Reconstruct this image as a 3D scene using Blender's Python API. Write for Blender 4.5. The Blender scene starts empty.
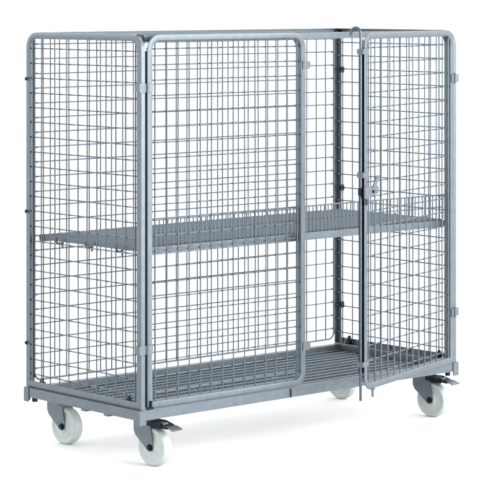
import bpy, bmesh, math, random
from mathutils import Vector, Matrix

random.seed(7)
scene = bpy.context.scene
COL = scene.collection

# ------------------------------------------------------------------ camera
F_PX = 2290.0                       # focal length in pixels of a 500 px wide frame
FWD = Vector((.667, .745, 0)).normalized()
RIGHT = Vector((FWD.y, -FWD.x, 0))
DIST = 7.289                        # distance to the near corner of the base
ZT = .196                           # height of the base rim above the floor
CAM_H = ZT + 1.3225
cam_d = bpy.data.cameras.new('camera')
cam = bpy.data.objects.new('camera', cam_d)
COL.objects.link(cam)
cp = -DIST * FWD + (110.0 / F_PX * DIST) * RIGHT
cam.location = (cp.x, cp.y, CAM_H)
cam.rotation_euler = (math.radians(90), 0, math.atan2(-FWD.x, FWD.y))
cam_d.sensor_width = 36
cam_d.lens = F_PX / 500 * 36
cam_d.shift_y = -254 / 500
cam_d.clip_start = .1
cam_d.clip_end = 500
scene.camera = cam

# ------------------------------------------------------------------ light: white studio
world = bpy.data.worlds.new('World')
scene.world = world
world.use_nodes = True
bg = world.node_tree.nodes['Background']
# world light shaped by height: bright low all round, dimmer overhead
wt = world.node_tree
w_tc = wt.nodes.new('ShaderNodeTexCoord')
w_sep = wt.nodes.new('ShaderNodeSeparateXYZ')
w_ramp = wt.nodes.new('ShaderNodeValToRGB')
w_ramp.color_ramp.elements[0].position = .30
w_ramp.color_ramp.elements[0].color = (.985, .995, 1, 1)
w_ramp.color_ramp.elements[1].position = .75
w_ramp.color_ramp.elements[1].color = (.22, .23, .24, 1)
wt.links.new(w_tc.outputs['Generated'], w_sep.inputs[0])
wt.links.new(w_sep.outputs['Z'], w_ramp.inputs['Fac'])
# added sideways gradient: brighter from the right and behind, dimmer from the left
w_dot = wt.nodes.new('ShaderNodeVectorMath')
w_dot.operation = 'DOT_PRODUCT'
w_dot.inputs[1].default_value = (.92, .25, 0)
w_mul = wt.nodes.new('ShaderNodeMath')
w_mul.operation = 'MULTIPLY_ADD'
w_mul.inputs[1].default_value = 3.2
w_mul.inputs[2].default_value = 5.7
wt.links.new(w_tc.outputs['Generated'], w_dot.inputs[0])
wt.links.new(w_dot.outputs['Value'], w_mul.inputs[0])
wt.links.new(w_ramp.outputs['Color'], bg.inputs[0])
wt.links.new(w_mul.outputs[0], bg.inputs[1])


def softbox(name, loc, target, size, size_y, power, color=(1, 1, 1)):
    ld = bpy.data.lights.new(name, 'AREA')
    ld.shape = 'RECTANGLE'
    ld.size = size
    ld.size_y = size_y
    ld.energy = power
    ld.color = color
    o = bpy.data.objects.new(name, ld)
    COL.objects.link(o)
    o.location = loc
    d = Vector(target) - Vector(loc)
    o.rotation_euler = d.to_track_quat('-Z', 'Y').to_euler()
    return o


softbox('overhead_fill', (.7, .3, 4.6), (.7, .3, 0), 6, 6, 150)  # unseen lamp added above to lift the floor towards white
softbox('front_softbox', (2.6, -6.2, 2.4), (.8, 0, .7), 4.0, 3.6, 480)

scene.view_settings.view_transform = 'Standard'
scene.view_settings.look = 'None'
scene.view_settings.exposure = 0
scene.view_settings.gamma = 1

# ------------------------------------------------------------------ materials


def nodes_mat(name):
    m = bpy.data.materials.new(name)
    m.use_nodes = True
    return m, m.node_tree, m.node_tree.nodes['Principled BSDF']


def metal_mat(name, c0, c1, rough, metallic, scale=60, bump=.03):
    m, t, b = nodes_mat(name)
    tc = t.nodes.new('ShaderNodeTexCoord')
    n = t.nodes.new('ShaderNodeTexNoise')
    n.inputs['Scale'].default_value = scale
    n.inputs['Detail'].default_value = 4
    v = t.nodes.new('ShaderNodeTexVoronoi')
    v.inputs['Scale'].default_value = scale * 1.6
    mx = t.nodes.new('ShaderNodeMix')
    mx.data_type = 'FLOAT'
    mx.inputs[0].default_value = .4
    r = t.nodes.new('ShaderNodeValToRGB')
    r.color_ramp.elements[0].position = .3
    r.color_ramp.elements[0].color = (*c0, 1)
    r.color_ramp.elements[1].position = .7
    r.color_ramp.elements[1].color = (*c1, 1)
    t.links.new(tc.outputs['Object'], n.inputs['Vector'])
    t.links.new(tc.outputs['Object'], v.inputs['Vector'])
    t.links.new(n.outputs['Fac'], mx.inputs[2])
    t.links.new(v.outputs['Distance'], mx.inputs[3])
    t.links.new(mx.outputs[0], r.inputs['Fac'])
    t.links.new(r.outputs['Color'], b.inputs['Base Color'])
    mr = t.nodes.new('ShaderNodeMapRange')
    mr.inputs[3].default_value = rough - .08
    mr.inputs[4].default_value = rough + .1
    t.links.new(n.outputs['Fac'], mr.inputs[0])
    t.links.new(mr.outputs[0], b.inputs['Roughness'])
    b.inputs['Metallic'].default_value = metallic
    bp = t.nodes.new('ShaderNodeBump')
    bp.inputs['Strength'].default_value = bump
    bp.inputs['Distance'].default_value = .002
    t.links.new(n.outputs['Fac'], bp.inputs['Height'])
    t.links.new(bp.outputs['Normal'], b.inputs['Normal'])
    return m


ZINC = metal_mat('galvanised_steel', (.082, .099, .113), (.099, .118, .132), .42, .7, 26)
WIRE = metal_mat('galvanised_wire', (.060, .077, .094), (.080, .100, .117), .36, .6, 90)
DECK = metal_mat('galvanised_grating', (.072, .091, .108), (.096, .117, .135), .45, .6, 70)
BOLT = metal_mat('dark_steel', (.011, .0135, .0175), (.020, .0245, .030), .4, .92)
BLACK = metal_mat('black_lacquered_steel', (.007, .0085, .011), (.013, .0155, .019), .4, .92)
BRIGHT = metal_mat('bright_plated_steel', (.085, .098, .11), (.11, .124, .136), .45, .7)
ROD_STEEL = metal_mat('blued_steel', (.055, .070, .086), (.075, .092, .110), .3, .85, 80)
NYLON = metal_mat('white_nylon', (.275, .31, .302), (.30, .335, .325), .45, 0, 30, .02)
FLOOR = metal_mat('white_studio_floor', (.72, .717, .714), (.74, .737, .734), .9, 0, 3, 0)

# ------------------------------------------------------------------ helpers


def finish(name, bm, mat, parent=None, origin=None, smooth=True):
    """links the bmesh (world coordinates) as one object under its parent"""
    bmesh.ops.recalc_face_normals(bm, faces=bm.faces)
    if origin is None:
        lo = Vector((min(v.co[i] for v in bm.verts) for i in range(3)))
        hi = Vector((max(v.co[i] for v in bm.verts) for i in range(3)))
        origin = (lo + hi) / 2
    origin = Vector(origin)
    bmesh.ops.translate(bm, verts=bm.verts, vec=-origin)
    me = bpy.data.meshes.new(name)
    bm.to_mesh(me)
    bm.free()
    if smooth:
        me.polygons.foreach_set('use_smooth', [True] * len(me.polygons))
        me.set_sharp_from_angle(angle=math.radians(38))
    me.materials.append(mat)
    o = bpy.data.objects.new(name, me)
    COL.objects.link(o)
    o['_o'] = list(origin)
    if parent is not None:
        o.parent = parent
        origin = origin - Vector(parent['_o'])
    o.location = origin
    return o


def box(bm, lo, hi, mat4=None):
    vs = []
    for x in (lo[0], hi[0]):
        for y in (lo[1], hi[1]):
            for z in (lo[2], hi[2]):
                p = Vector((x, y, z))
                vs.append(bm.verts.new(mat4 @ p if mat4 else p))
    for f in ((0, 1, 3, 2), (4, 6, 7, 5), (0, 4, 5, 1), (2, 3, 7, 6), (0, 2, 6, 4), (1, 5, 7, 3)):
        bm.faces.new([vs[i] for i in f])


def tube(bm, pts, r, seg=8, mat4=None):
    pts = [Vector(p) for p in pts]
    if mat4:
        pts = [mat4 @ p for p in pts]
    rings = []
    t0 = (pts[1] - pts[0]).normalized()
    up = Vector((0, 0, 1)) if abs(t0.z) < .9 else Vector((1, 0, 0))
    a = t0.cross(up).normalized()
    for i, p in enumerate(pts):
        if i == 0:
            t = t0
        elif i == len(pts) - 1:
            t = (pts[i] - pts[i - 1]).normalized()
        else:
            t = ((pts[i] - pts[i - 1]).normalized() + (pts[i + 1] - pts[i]).normalized()).normalized()
        a = (a - t * a.dot(t)).normalized()
        b = t.cross(a)
        rings.append([bm.verts.new(p + r * (math.cos(2 * math.pi * k / seg) * a + math.sin(2 * math.pi * k / seg) * b)) for k in range(seg)])
    for i in range(len(rings) - 1):
        for k in range(seg):
            bm.faces.new([rings[i][k], rings[i][(k + 1) % seg], rings[i + 1][(k + 1) % seg], rings[i + 1][k]])
    bm.faces.new(rings[0][::-1])
    bm.faces.new(rings[-1])


def prism(bm, poly, thick, f):
    """poly of 2-D points extruded by thick; f maps (a, b, c) to 3-D"""
    lo = [bm.verts.new(f(a, b, 0)) for a, b in poly]
    hi = [bm.verts.new(f(a, b, thick)) for a, b in poly]
    n = len(poly)
    bm.faces.new(lo[::-1])
    bm.faces.new(hi)
    for i in range(n):
        bm.faces.new([lo[i], lo[(i + 1) % n], hi[(i + 1) % n], hi[i]])


def lathe(bm, prof, f, seg=32):
    """prof: list of (radius, along); f maps (a, b, along) to 3-D"""
    rings = []
    for r, h in prof:
        rings.append([bm.verts.new(f(r * math.cos(2 * math.pi * k / seg), r * math.sin(2 * math.pi * k / seg), h)) for k in range(seg)])
    for i in range(len(rings) - 1):
        for k in range(seg):
            bm.faces.new([rings[i][k], rings[i][(k + 1) % seg], rings[i + 1][(k + 1) % seg], rings[i + 1][k]])
    bm.faces.new(rings[0][::-1])
    bm.faces.new(rings[-1])


def rounded_rect(w, h, radii):
    """closed path, anticlockwise from bottom-left; radii bl, br, tr, tl"""
    pts = []
    for (cx, cy, sx, sy, a0), r in zip(((0, 0, 1, 1, 180), (w, 0, -1, 1, 270), (w, h, -1, -1, 0), (0, h, 1, -1, 90)), radii):
        if r < .001:
            pts.append((cx, cy))
            continue
        n = 9
        for k in range(n):
            a = math.radians(a0 + 90 * k / (n - 1))
            pts.append((cx + sx * r + r * math.cos(a), cy + sy * r + r * math.sin(a)))
    return pts


def sweep(bm, path, section, f, closed=True):
    """section points are (inward offset, depth) swept round a closed 2-D path with mitres"""
    n = len(path)
    rings = []
    for i in range(n):
        p0, p, p1 = (Vector(path[(i + k) % n]) for k in (-1, 0, 1))
        d0, d1 = (p - p0).normalized(), (p1 - p).normalized()
        n0, n1 = Vector((-d0.y, d0.x)), Vector((-d1.y, d1.x))
        m = (n0 + n1) / (1 + n0.dot(n1))
        rings.append([bm.verts.new(f(p.x + m.x * o, p.y + m.y * o, w)) for o, w in section])
    k = len(section)
    for i in range(n):
        a, b = rings[i], rings[(i + 1) % n]
        for j in range(k):
            bm.faces.new([a[j], a[(j + 1) % k], b[(j + 1) % k], b[j]])


# ------------------------------------------------------------------ setting: white sweep
def build_floor():
    bm = bmesh.new()
    # a seamless studio sweep: floor that curves up into a backdrop far behind the trolley
    prof = [(-40, 0), (16, 0)]
    for k in range(1, 13):
        a = math.radians(90 * k / 12)
        prof.append((16 + 4 * math.sin(a), 4 - 4 * math.cos(a)))
    prof.append((20, 14))
    rows = []
    for s in (-40, 40):
        rows.append([bm.verts.new(FWD * d + RIGHT * s + Vector((0, 0, z))) for d, z in prof])
    for i in range(len(prof) - 1):
        bm.faces.new([rows[0][i], rows[0][i + 1], rows[1][i + 1], rows[1][i]])
    o = finish('floor', bm, FLOOR, origin=(0, 0, 0))
    o['kind'] = 'structure'
    return o


build_floor()

# ------------------------------------------------------------------ the trolley
L, W, H = 1.476, .617, 1.2
EDGE = .0306
cart = bpy.data.objects.new('mesh_trolley', None)
COL.objects.link(cart)
cart.location = (L / 2, W / 2, 0)
cart['_o'] = [L / 2, W / 2, 0]
cart['label'] = 'tall galvanised wire mesh roll cage trolley with one front door ajar, standing on white castors'
cart['category'] = 'trolley'



def arc(cx, cy, r, a0, a1, n=5):
    return [(cx + r * math.cos(math.radians(a0 + (a1 - a0) * k / (n - 1))), cy + r * math.sin(math.radians(a0 + (a1 - a0) * k / (n - 1)))) for k in range(n)]


# bent angle iron with rounded outer edges: flange outside (posts) or inside (doors)
POST = arc(.005, .005, .005, 180, 270) + arc(.0205, .0015, .0015, 270, 360, 3) + [(.022, .003), (.0025, .003), (.0025, .018), (0, .018)]
ANGLE = arc(.003, .003, .003, 180, 270) + arc(.018, .004, .004, 270, 360) + [(.022, .027), (.0195, .027), (.0195, .003), (0, .003)]
ROD = [(.0035 - .0035 * math.cos(math.pi * k / 4), .0085 - .0035 * math.sin(math.pi * k / 4)) for k in range(8)]
WR = .0024


def panel(name, org, u, inw, w, radii, sec, nv, margin, dz, label=None):
    """one mesh panel: angle-iron frame and its welded wires as a sub-part"""
    org, u, inw = Vector(org), Vector(u).normalized(), Vector(inw).normalized()
    f = lambda a, b, c: org + u * a + Vector((0, 0, b)) + inw * c
    bm = bmesh.new()
    if sec is ROD:
        path = [(a, b + .014) for a, b in rounded_rect(w, H - .025, radii)]
        sweep(bm, path, sec, f)
        # flat top rail with its flange below
        prism(bm, [(H - .003, 0), (H - .003, .009), (H - .0055, .009), (H - .0055, .0025), (H - .0225, .0025), (H - .0225, .027), (H - .025, .027), (H - .025, 0)], w - .022,
              lambda a, b, c: f(-.008 + c, a, b))
    else:
        sweep(bm, rounded_rect(w, H - .003, radii), sec, f)
    fr = finish(name, bm, ZINC, cart)
    if label:
        fr['label'] = label
    bm = bmesh.new()
    px = (w - 2 * margin) / (nv - 1)
    jit = lambda: random.uniform(-.0012, .0012)
    for i in range(nv):
        a = margin + i * px
        tube(bm, [f(a + jit(), .016 if sec is ROD else .006, .0052), f(a + jit(), H * .5, .0052 + jit()), f(a + jit(), H - .011, .0052)], WR)
    nz = 24
    pz = H / nz
    for i in range(1, nz):
        b = i * pz + dz
        tube(bm, [f(.004, b + jit(), .0102), f(w * .5, b + jit(), .0102 + jit()), f(w - .004, b + jit(), .0102)], WR)
        for e in (0, 1):                                     # weld at each end
            q = (.0045, w - .0045)[e]
            d = (.011, -.011)[e]
            tube(bm, [f(q, b, .0085), f(q + d * .4, b, .0088), f(q + d, b, .0098)], .0036, 7)
    finish('wire_mesh', bm, WIRE, fr)
    return fr, f


R_ = .052
Z0 = ZT + .003
left_p, fl = panel('side_panel', (.003, W, Z0), (0, -1, 0), (1, 0, 0), W, (0, 0, R_, R_), POST, 12, .0335, -.007)
right_p, fr_ = panel('side_panel', (L - .004, 0, Z0), (0, 1, 0), (-1, 0, 0), W, (0, 0, .006, R_), POST, 12, .0335, -.007)
back_p, fb = panel('back_panel', (L - EDGE, W, Z0), (-1, 0, 0), (0, -1, 0), L - 2 * EDGE, (.03, .03, .006, .006), ROD, 28, .043, .007)
DW = .694
door_l, fdl = panel('door', (EDGE, 0, Z0), (1, 0, 0), (0, 1, 0), DW, (0, .042, R_, R_), ANGLE, 14, .036, 0,
                    label='closed mesh door')
PHI = math.radians(17.9)
HX, HY = L - EDGE, -.010
du = Vector((math.cos(PHI), math.sin(PHI), 0))        # from the free edge to the hinge
dorg = Vector((HX, HY, Z0)) - du * DW
door_r, fdr = panel('door', dorg, du, Vector((-du.y, du.x, 0)), DW, (.042, 0, R_, R_), ANGLE, 14, .036, -.005,
                    label='mesh door standing ajar, with the latch and lock rod')

for x0, x1 in ((.0215, .039),):
    bm = bmesh.new()
    box(bm, (x0, W - .0032, Z0 + .001), (x1, W - .0006, Z0 + H - .030))
    finish('corner_strip', bm, ZINC, back_p)

# ---- lintel over the doors
bm = bmesh.new()
box(bm, (.029, .0295, Z0 + H - .027), (L - .029, .0475, Z0 + H - .005))
finish('lintel', bm, ZINC, cart)

for x0, x1 in ((.010, .040), (L - .042, L - .012)):
    bm = bmesh.new()
    box(bm, (x0, .0275, Z0 + H - .0265), (x1, .0292, Z0 + H - .0055))
    finish('lintel_bracket', bm, BOLT, cart)

# ---- base frame: channel rim
bm = bmesh.new()
USEC = [(0, 0), (.030, 0), (.030, .032), (0, .032)]
sweep(bm, rounded_rect(L, W, (0, 0, 0, 0)), USEC, lambda a, b, c: Vector((a, b, ZT - c)))
base = finish('base_frame', bm, ZINC, cart)
# corner angles
for cx, sx in ((0, 1), (L, -1)):
    for cy, sy in ((0, 1), (W, -1)):
        bm = bmesh.new()
        x0, x1 = sorted((cx - sx * .003, cx + sx * .0235))
        y0, y1 = sorted((cy - sy * .003, cy + sy * .0235))
        xa, xb = sorted((cx - sx * .003, cx - sx * .0005))
        ya, yb = sorted((cy - sy * .003, cy - sy * .0005))
        zb, zt_ = ZT - .047, ZT + .001
        poly = [(cx - sx * .003, cy - sy * .003), (cx + sx * .0235, cy - sy * .003), (cx + sx * .0235, cy - sy * .0004),
                (cx - sx * .0004, cy - sy * .0004), (cx - sx * .0004, cy + sy * .0235), (cx - sx * .003, cy + sy * .0235)]
        prism(bm, poly, zt_ - zb, lambda a, b, c, zb=zb: Vector((a, b, zb + c)))
        finish('corner_bracket', bm, ZINC, base)
for x, y in ((.0165, W - .034), (L - .0165, W - .034), (L - .034, .0165), (.034, .0165)):
    bm = bmesh.new()
    tube(bm, [(x, y, ZT - .047), (x, y, ZT - .0325)], .0095, 14)
    finish('socket', bm, BOLT, base)
# cross members under the deck, ends showing below the rim
for y in (.18, .30, .45):
    bm = bmesh.new()
    box(bm, (.004, y - .012, ZT - .040), (L - .004, y + .012, ZT - .0335))
    finish('cross_member', bm, ZINC, base)
bm = bmesh.new()
box(bm, (.652, -.0028, ZT - .031), (.656, -.0002, ZT - .002))
finish('rim_joint', bm, BOLT, base)

# ---- base deck: wire grating
bm = bmesh.new()
DZ = ZT - .025
n = 88
for i in range(n + 1):
    x = .036 + (L - .072) * i / n
    tube(bm, [(x, .028, DZ), (x, W / 2, DZ + random.uniform(-.001, .001)), (x, W - .028, DZ)], .0025, 6)
for i in range(13):
    y = .040 + (W - .08) * i / 12
    tube(bm, [(.028, y, DZ + .005), (L / 2, y, DZ + .005), (L - .028, y, DZ + .005)], .003, 6)
finish('deck', bm, DECK, cart)
# flat strips that carry the grating
# ---- shelf
SZ = ZT + .515
bm = bmesh.new()
SY0, SY1, SX0, SX1 = .036, W - .036, .034, L - .034
n = 78
for i in range(n + 1):
    x = SX0 + .004 + (SX1 - SX0 - .008) * i / n
    pts = [(x, SY1, SZ), (x, SY0 + .008, SZ)]
    for k in range(1, 5):
        a = math.radians(90 * k / 4)
        pts.append((x, SY0 + .008 - .008 * math.sin(a), SZ + .008 - .008 * math.cos(a)))
    pts.append((x + random.uniform(-.0006, .0006), SY0, SZ + .092))
    tube(bm, pts, .0022, 6)
for i in range(11):
    y = SY0 + .04 + (SY1 - SY0 - .04) * i / 10
    tube(bm, [(SX0, y, SZ - .0045), (SX1, y, SZ - .0045)], .0026, 6)
shelf = finish('shelf', bm, DECK, cart)
bm = bmesh.new()
tube(bm, [(SX0, SY0 - .0045, SZ + .09), (L / 2, SY0 - .0045, SZ + .0903), (SX1, SY0 - .0045, SZ + .09)], .0028, 8)
tube(bm, [(SX0, SY0 + .0045, SZ + .045), (SX1, SY0 + .0045, SZ + .045)], .002, 8)
finish('top_wire', bm, ZINC, shelf)
bm = bmesh.new()
box(bm, (SX0, SY0 - .0055, SZ - .026), (SX1, SY0 - .003, SZ - .001))
box(bm, (SX0, SY0 - .003, SZ - .026), (SX1, SY0 + .018, SZ - .0235))
finish('front_rail', bm, ZINC, shelf)
bm = bmesh.new()
box(bm, (SX0, SY1 - .002, SZ - .024), (SX1, SY1 + .0005, SZ - .003))
finish('rear_rail', bm, ZINC, shelf)
for x in (SX0 + .001, SX1 - .003):
    bm = bmesh.new()
    box(bm, (x, SY0 + .004, SZ - .014), (x + .0025, SY1 - .003, SZ + .001))
    finish('end_rail', bm, ZINC, shelf)
for y in (.14, .30, .46):
    for x, s in ((SX0, -1), (SX1, 1)):
        bm = bmesh.new()
        tube(bm, [(x - s * .01, y, SZ - .02), (x + s * .012, y, SZ - .02), (x + s * .020, y, SZ - .012), (x + s * .020, y, SZ + .004)], .004, 8)
        tube(bm, [(x - s * .006, y, SZ - .034), (x - s * .006, y, SZ - .004)], .0035, 8)
        finish('support_hook', bm, ROD_STEEL, shelf)

# ---- hinges (front corners)
M_DOOR = Matrix.Translation((0, 0, 0))
for z in (1.026, .19):
    bm = bmesh.new()
    zc = Z0 + z
    box(bm, (EDGE + .002, -.0035, zc - .014), (EDGE + .021, -.0004, zc + .014))
    box(bm, (-.0035, -.0035, zc - .014), (EDGE - .006, -.0004, zc + .014))
    box(bm, (-.0035, -.0004, zc - .012), (-.0004, .024, zc + .012))
    tube(bm, [(EDGE - .002, -.0045, zc - .016), (EDGE - .002, -.0045, zc + .016)], .0052, 12)
    finish('hinge', bm, BRIGHT, door_l)
for z in (1.023, .181):
    bm = bmesh.new()
    zc = Z0 + z
    p = lambda a, c: Vector((HX, HY, zc)) + du * a + Vector((-du.y, du.x, 0)) * c
    m4 = Matrix(((du.x, -du.y, 0, HX), (du.y, du.x, 0, HY), (0, 0, 1, zc), (0, 0, 0, 1)))
    box(bm, (-.022, -.0035, -.014), (-.002, -.0004, .014), m4)
    tube(bm, [(HX + .006, HY - .002, zc - .018), (HX + .006, HY - .002, zc + .018)], .0055, 12)
    box(bm, (HX + .008, -.004, zc - .014), (L + .003, -.0006, zc + .014))
    box(bm, (L + .0006, -.0006, zc - .012), (L + .0038, .022, zc + .012))
    finish('hinge', bm, BRIGHT, door_r)

bm = bmesh.new()
tube(bm, [(.0338, .0092, Z0 + .006), (.0338, .0092, Z0 + H - .056)], .0046, 12)
finish('gap_shade_rod', bm, BOLT, door_l)  # dark filler standing in for shade in the hinge-side channel gap

# ---- stop tabs on the free edge of the closed door
for z in (1.085, .131):
    bm = bmesh.new()
    x0 = EDGE + DW
    zc = Z0 + z
    prism(bm, [(x0 - .016, zc - .013), (x0 + .012, zc - .013), (x0 + .019, zc - .006), (x0 + .019, zc + .008), (x0 + .012, zc + .014), (x0 - .016, zc + .014)],
          .0025, lambda a, b, c: Vector((a, -.0032 + c, b)))
    finish('stop_tab', bm, BRIGHT, door_l)

# ---- clips that tie the back panel to the side panels
for z in (1.04, .592, .148):
    zc = Z0 + z
    bm = bmesh.new()
    box(bm, (-.007, W - .018, zc - .006), (-.0004, W - .006, zc + .006))
    bmesh.ops.bevel(bm, geom=bm.edges[:], offset=.002, segments=2, affect='EDGES')
    finish('corner_knob', bm, BOLT, left_p)
    bm = bmesh.new()
    prism(bm, [(L - .028, -.011), (L - .012, -.011), (L - .009, -.007), (L - .009, .009), (L - .012, .012), (L - .028, .012)], .012,
          lambda a, b, c, zc=zc: Vector((a, W - .041 + c, zc + b)))
    box(bm, (L - .035, W - .036, zc - .004), (L - .0275, W - .031, zc + .006))
    finish('corner_clip', bm, BOLT, right_p)

# ---- knobs on the bottom rails of the side panels
for y in (.075, W - .075):
    for x, s, par in ((0, 1, left_p), (L, -1, right_p)):
        bm = bmesh.new()
        lathe(bm, [(.008, 0), (.008, .006), (.006, .011), (.003, .014)],
              lambda a, b, c, x=x, s=s, y=y: Vector((x + s * .016 + a, y + b, Z0 + .0205 + c)), 12)
        box(bm, (min(x + s * .004, x + s * .026), y - .009, Z0 + .003), (max(x + s * .004, x + s * .026), y + .009, Z0 + .0207))
        finish('knob', bm, BOLT, par)
# foot bolt at the lower hinge corner of the closed door
bm = bmesh.new()
tube(bm, [(EDGE + .012, -.004, Z0 + .004), (EDGE + .012, -.004, Z0 + .026)], .004, 10)
box(bm, (EDGE - .004, -.008, Z0 - .001), (EDGE + .02, -.0005, Z0 + .006))
finish('foot_bolt', bm, BOLT, door_l)

# ---- lock rod and latch on the open door
dn = Vector((-du.y, du.x, 0))
M4 = Matrix(((du.x, dn.x, 0, dorg.x), (du.y, dn.y, 0, dorg.y), (0, 0, 1, Z0), (0, 0, 0, 1)))
bm = bmesh.new()
ru, rw, rr = -.008, .012, .0048
pts = [(ru, rw, -.032), (ru, rw, H - .004)]
for k in range(1, 13):
    a = math.radians(180 * k / 12)
    pts.append((ru, rw + .018 - .018 * math.cos(a), H - .004 + .018 * math.sin(a)))
pts.append((ru, rw + .036, H - .016))
tube(bm, pts, rr, 12, M4)
rod = finish('lock_rod', bm, ROD_STEEL, door_r)
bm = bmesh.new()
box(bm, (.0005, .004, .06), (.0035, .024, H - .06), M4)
finish('gap_shade_strip', bm, BLACK, door_r)  # black strip added as the shade in the gap beside the lock rod
for z in (H - .066, .722, .09):
    bm = bmesh.new()
    box(bm, (ru - .009, -.003, z - .009), (.02, -.0005, z + .009), M4)
    box(bm, (ru - .009, -.0005, z - .009), (ru - .006, .021, z + .009), M4)
    finish('rod_guide', bm, BRIGHT, door_r)
bm = bmesh.new()
zl = .664
prism(bm, [(-.014, zl - .020), (.030, zl - .018), (.078, zl - .010), (.086, zl - .004), (.086, zl + .012), (.078, zl + .018), (-.014, zl + .018)], .005,
      lambda a, b, c: M4 @ Vector((a, -.008 + c, b)))
latch = finish('latch', bm, BRIGHT, door_r)
bm = bmesh.new()
prism(bm, [(.036, zl + .016), (.060, zl + .016), (.086, zl + .046), (.083, zl + .052), (.066, zl + .052)], .004,
      lambda a, b, c: M4 @ Vector((a, -.0125 + c, b)))
finish('handle', bm, BRIGHT, latch)
bm = bmesh.new()
lathe(bm, [(.0055, 0), (.0055, .003), (.003, .005)], lambda a, b, c: M4 @ Vector((.046 + a, -.0085 - c, zl + b)), 12)
finish('rivet', bm, BOLT, latch)
bm = bmesh.new()
box(bm, (-.004, -.010, zl - .044), (.006, -.0006, zl - .0215), M4)
bmesh.ops.bevel(bm, geom=bm.edges[:], offset=.0025, segments=2, affect='EDGES')
finish('keeper', bm, ROD_STEEL, latch)
bm = bmesh.new()
box(bm, (-.018, .003, zl - .012), (-.012, .018, zl + .014), M4)
bmesh.ops.bevel(bm, geom=bm.edges[:], offset=.0025, segments=2, affect='EDGES')
finish('cam_block', bm, BOLT, latch)
bm = bmesh.new()
tube(bm, [(.072, .008, -.030), (.072, .008, .010)], .0045, 10, M4)
tube(bm, [(.072, .008, -.006), (.072, .008, -.001)], .0085, 10, M4)
finish('drop_pin', bm, BRIGHT, door_r)

# ---- castors


def make_caster(brake):
    t = Vector((0, 0, 0))
    ty = -.040
    rw_, ww = .0625, .037
    bm = bmesh.new()
    # fork: two tapering side plates, crown, swivel ring and top plate
    prof = [(.034, .150), (.034, .112), (.026, .096), (-.030, .052), (-.042, .0485), (-.052, .054), (-.054, .070), (-.046, .112), (-.034, .150)]
    for x in (-.0245, .0215):
        prism(bm, prof, .003, lambda a, b, c, x=x: Vector((x + c, a, b)))
    box(bm, (-.0215, -.034, .147), (.0215, .034, .150))
    lathe(bm, [(.027, .1502), (.029, .152), (.029, .157), (.027, .1585)], lambda a, b, c: Vector((a, b, c)), 24)
    box(bm, (-.05, -.042, .1587), (.05, .042, .1625))
    fork = finish('castor', bm, ZINC, None, origin=(0, 0, 0))
    bm = bmesh.new()
    h = ww / 2
    prof = [(.010, -h - .002), (.019, -h - .002), (.021, -h + .001), (.026, -h + .0028), (.046, -h + .003), (.049, -h + .0006), (.056, -h), (.0595, -h + .0018), (.0608, -h + .005), (.0622, -h + .0075), (.0625, 0),
            (.0622, h - .0075), (.0608, h - .005), (.0595, h - .0018), (.056, h), (.049, h - .0006), (.046, h - .003), (.026, h - .0028), (.021, h - .001), (.019, h + .002), (.010, h + .002)]
    lathe(bm, prof, lambda a, b, c: Vector((c, ty + a, rw_ + b)), 48)
    finish('wheel', bm, NYLON, fork, origin=(0, ty, rw_))
    bm = bmesh.new()
    lathe(bm, [(.0085, -.0315), (.0085, -.0255), (.005, -.0253), (.005, .0253), (.0085, .0255), (.0085, .0315)], lambda a, b, c: Vector((c, ty + a, rw_ + b)), 6)
    lathe(bm, [(.011, -.0262), (.011, -.0248)], lambda a, b, c: Vector((c, ty + a, rw_ + b)), 20)
    finish('axle_bolt', bm, BOLT, fork)
    if brake:
        bm = bmesh.new()
        pr = [(-.030, .146), (-.052, .147), (-.100, .136), (-.118, .134), (-.118, .130), (-.100, .131), (-.052, .1425), (-.030, .1415)]
        prism(bm, pr, .054, lambda a, b, c: Vector((-.027 + c, a, b)))
        for x in (-.0295, .027):
            prism(bm, [(-.026, .147), (-.060, .147), (-.098, .137), (-.094, .128), (-.058, .132), (-.026, .134)], .0025,
                  lambda a, b, c, x=x: Vector((x + c, a, b)))
        pd = finish('brake_pedal', bm, BLACK, fork)
        bm = bmesh.new()
        prism(bm, [(-.112, .1375), (-.138, .131), (-.142, .126), (-.139, .1245), (-.134, .1285), (-.112, .1345)], .046, lambda a, b, c: Vector((-.023 + c, a, b)))
        box(bm, (-.012, -.088, .1395), (.012, -.070, .1445))
        finish('pedal_tip', bm, BRIGHT, pd)
    return fork


def put_caster(src, x, y, rz, first):
    o = src if first else src.copy()
    if not first:
        COL.objects.link(o)
        for ch in list(src.children):
            c = ch.copy()
            COL.objects.link(c)
            c.parent = o
            for g in list(ch.children):
                d = g.copy()
                COL.objects.link(d)
                d.parent = c
    o.parent = cart
    o.location = (x - L / 2, y - W / 2, 0)
    o.rotation_euler = (0, 0, rz)
    return o


cb = make_caster(True)
cp_ = make_caster(False)
put_caster(cb, .104, .096, math.radians(6), True)['label'] = 'braked castor with black pedal'
put_caster(cb, L - .073, .096, math.radians(8), False)['label'] = 'braked castor with black pedal'
put_caster(cp_, .112, .574, math.radians(5), True)['label'] = 'plain castor without brake'
put_caster(cp_, L - .060, .580, math.radians(4), False)['label'] = 'plain castor without brake'

for o in bpy.data.objects:
    if '_o' in o:
        del o['_o']
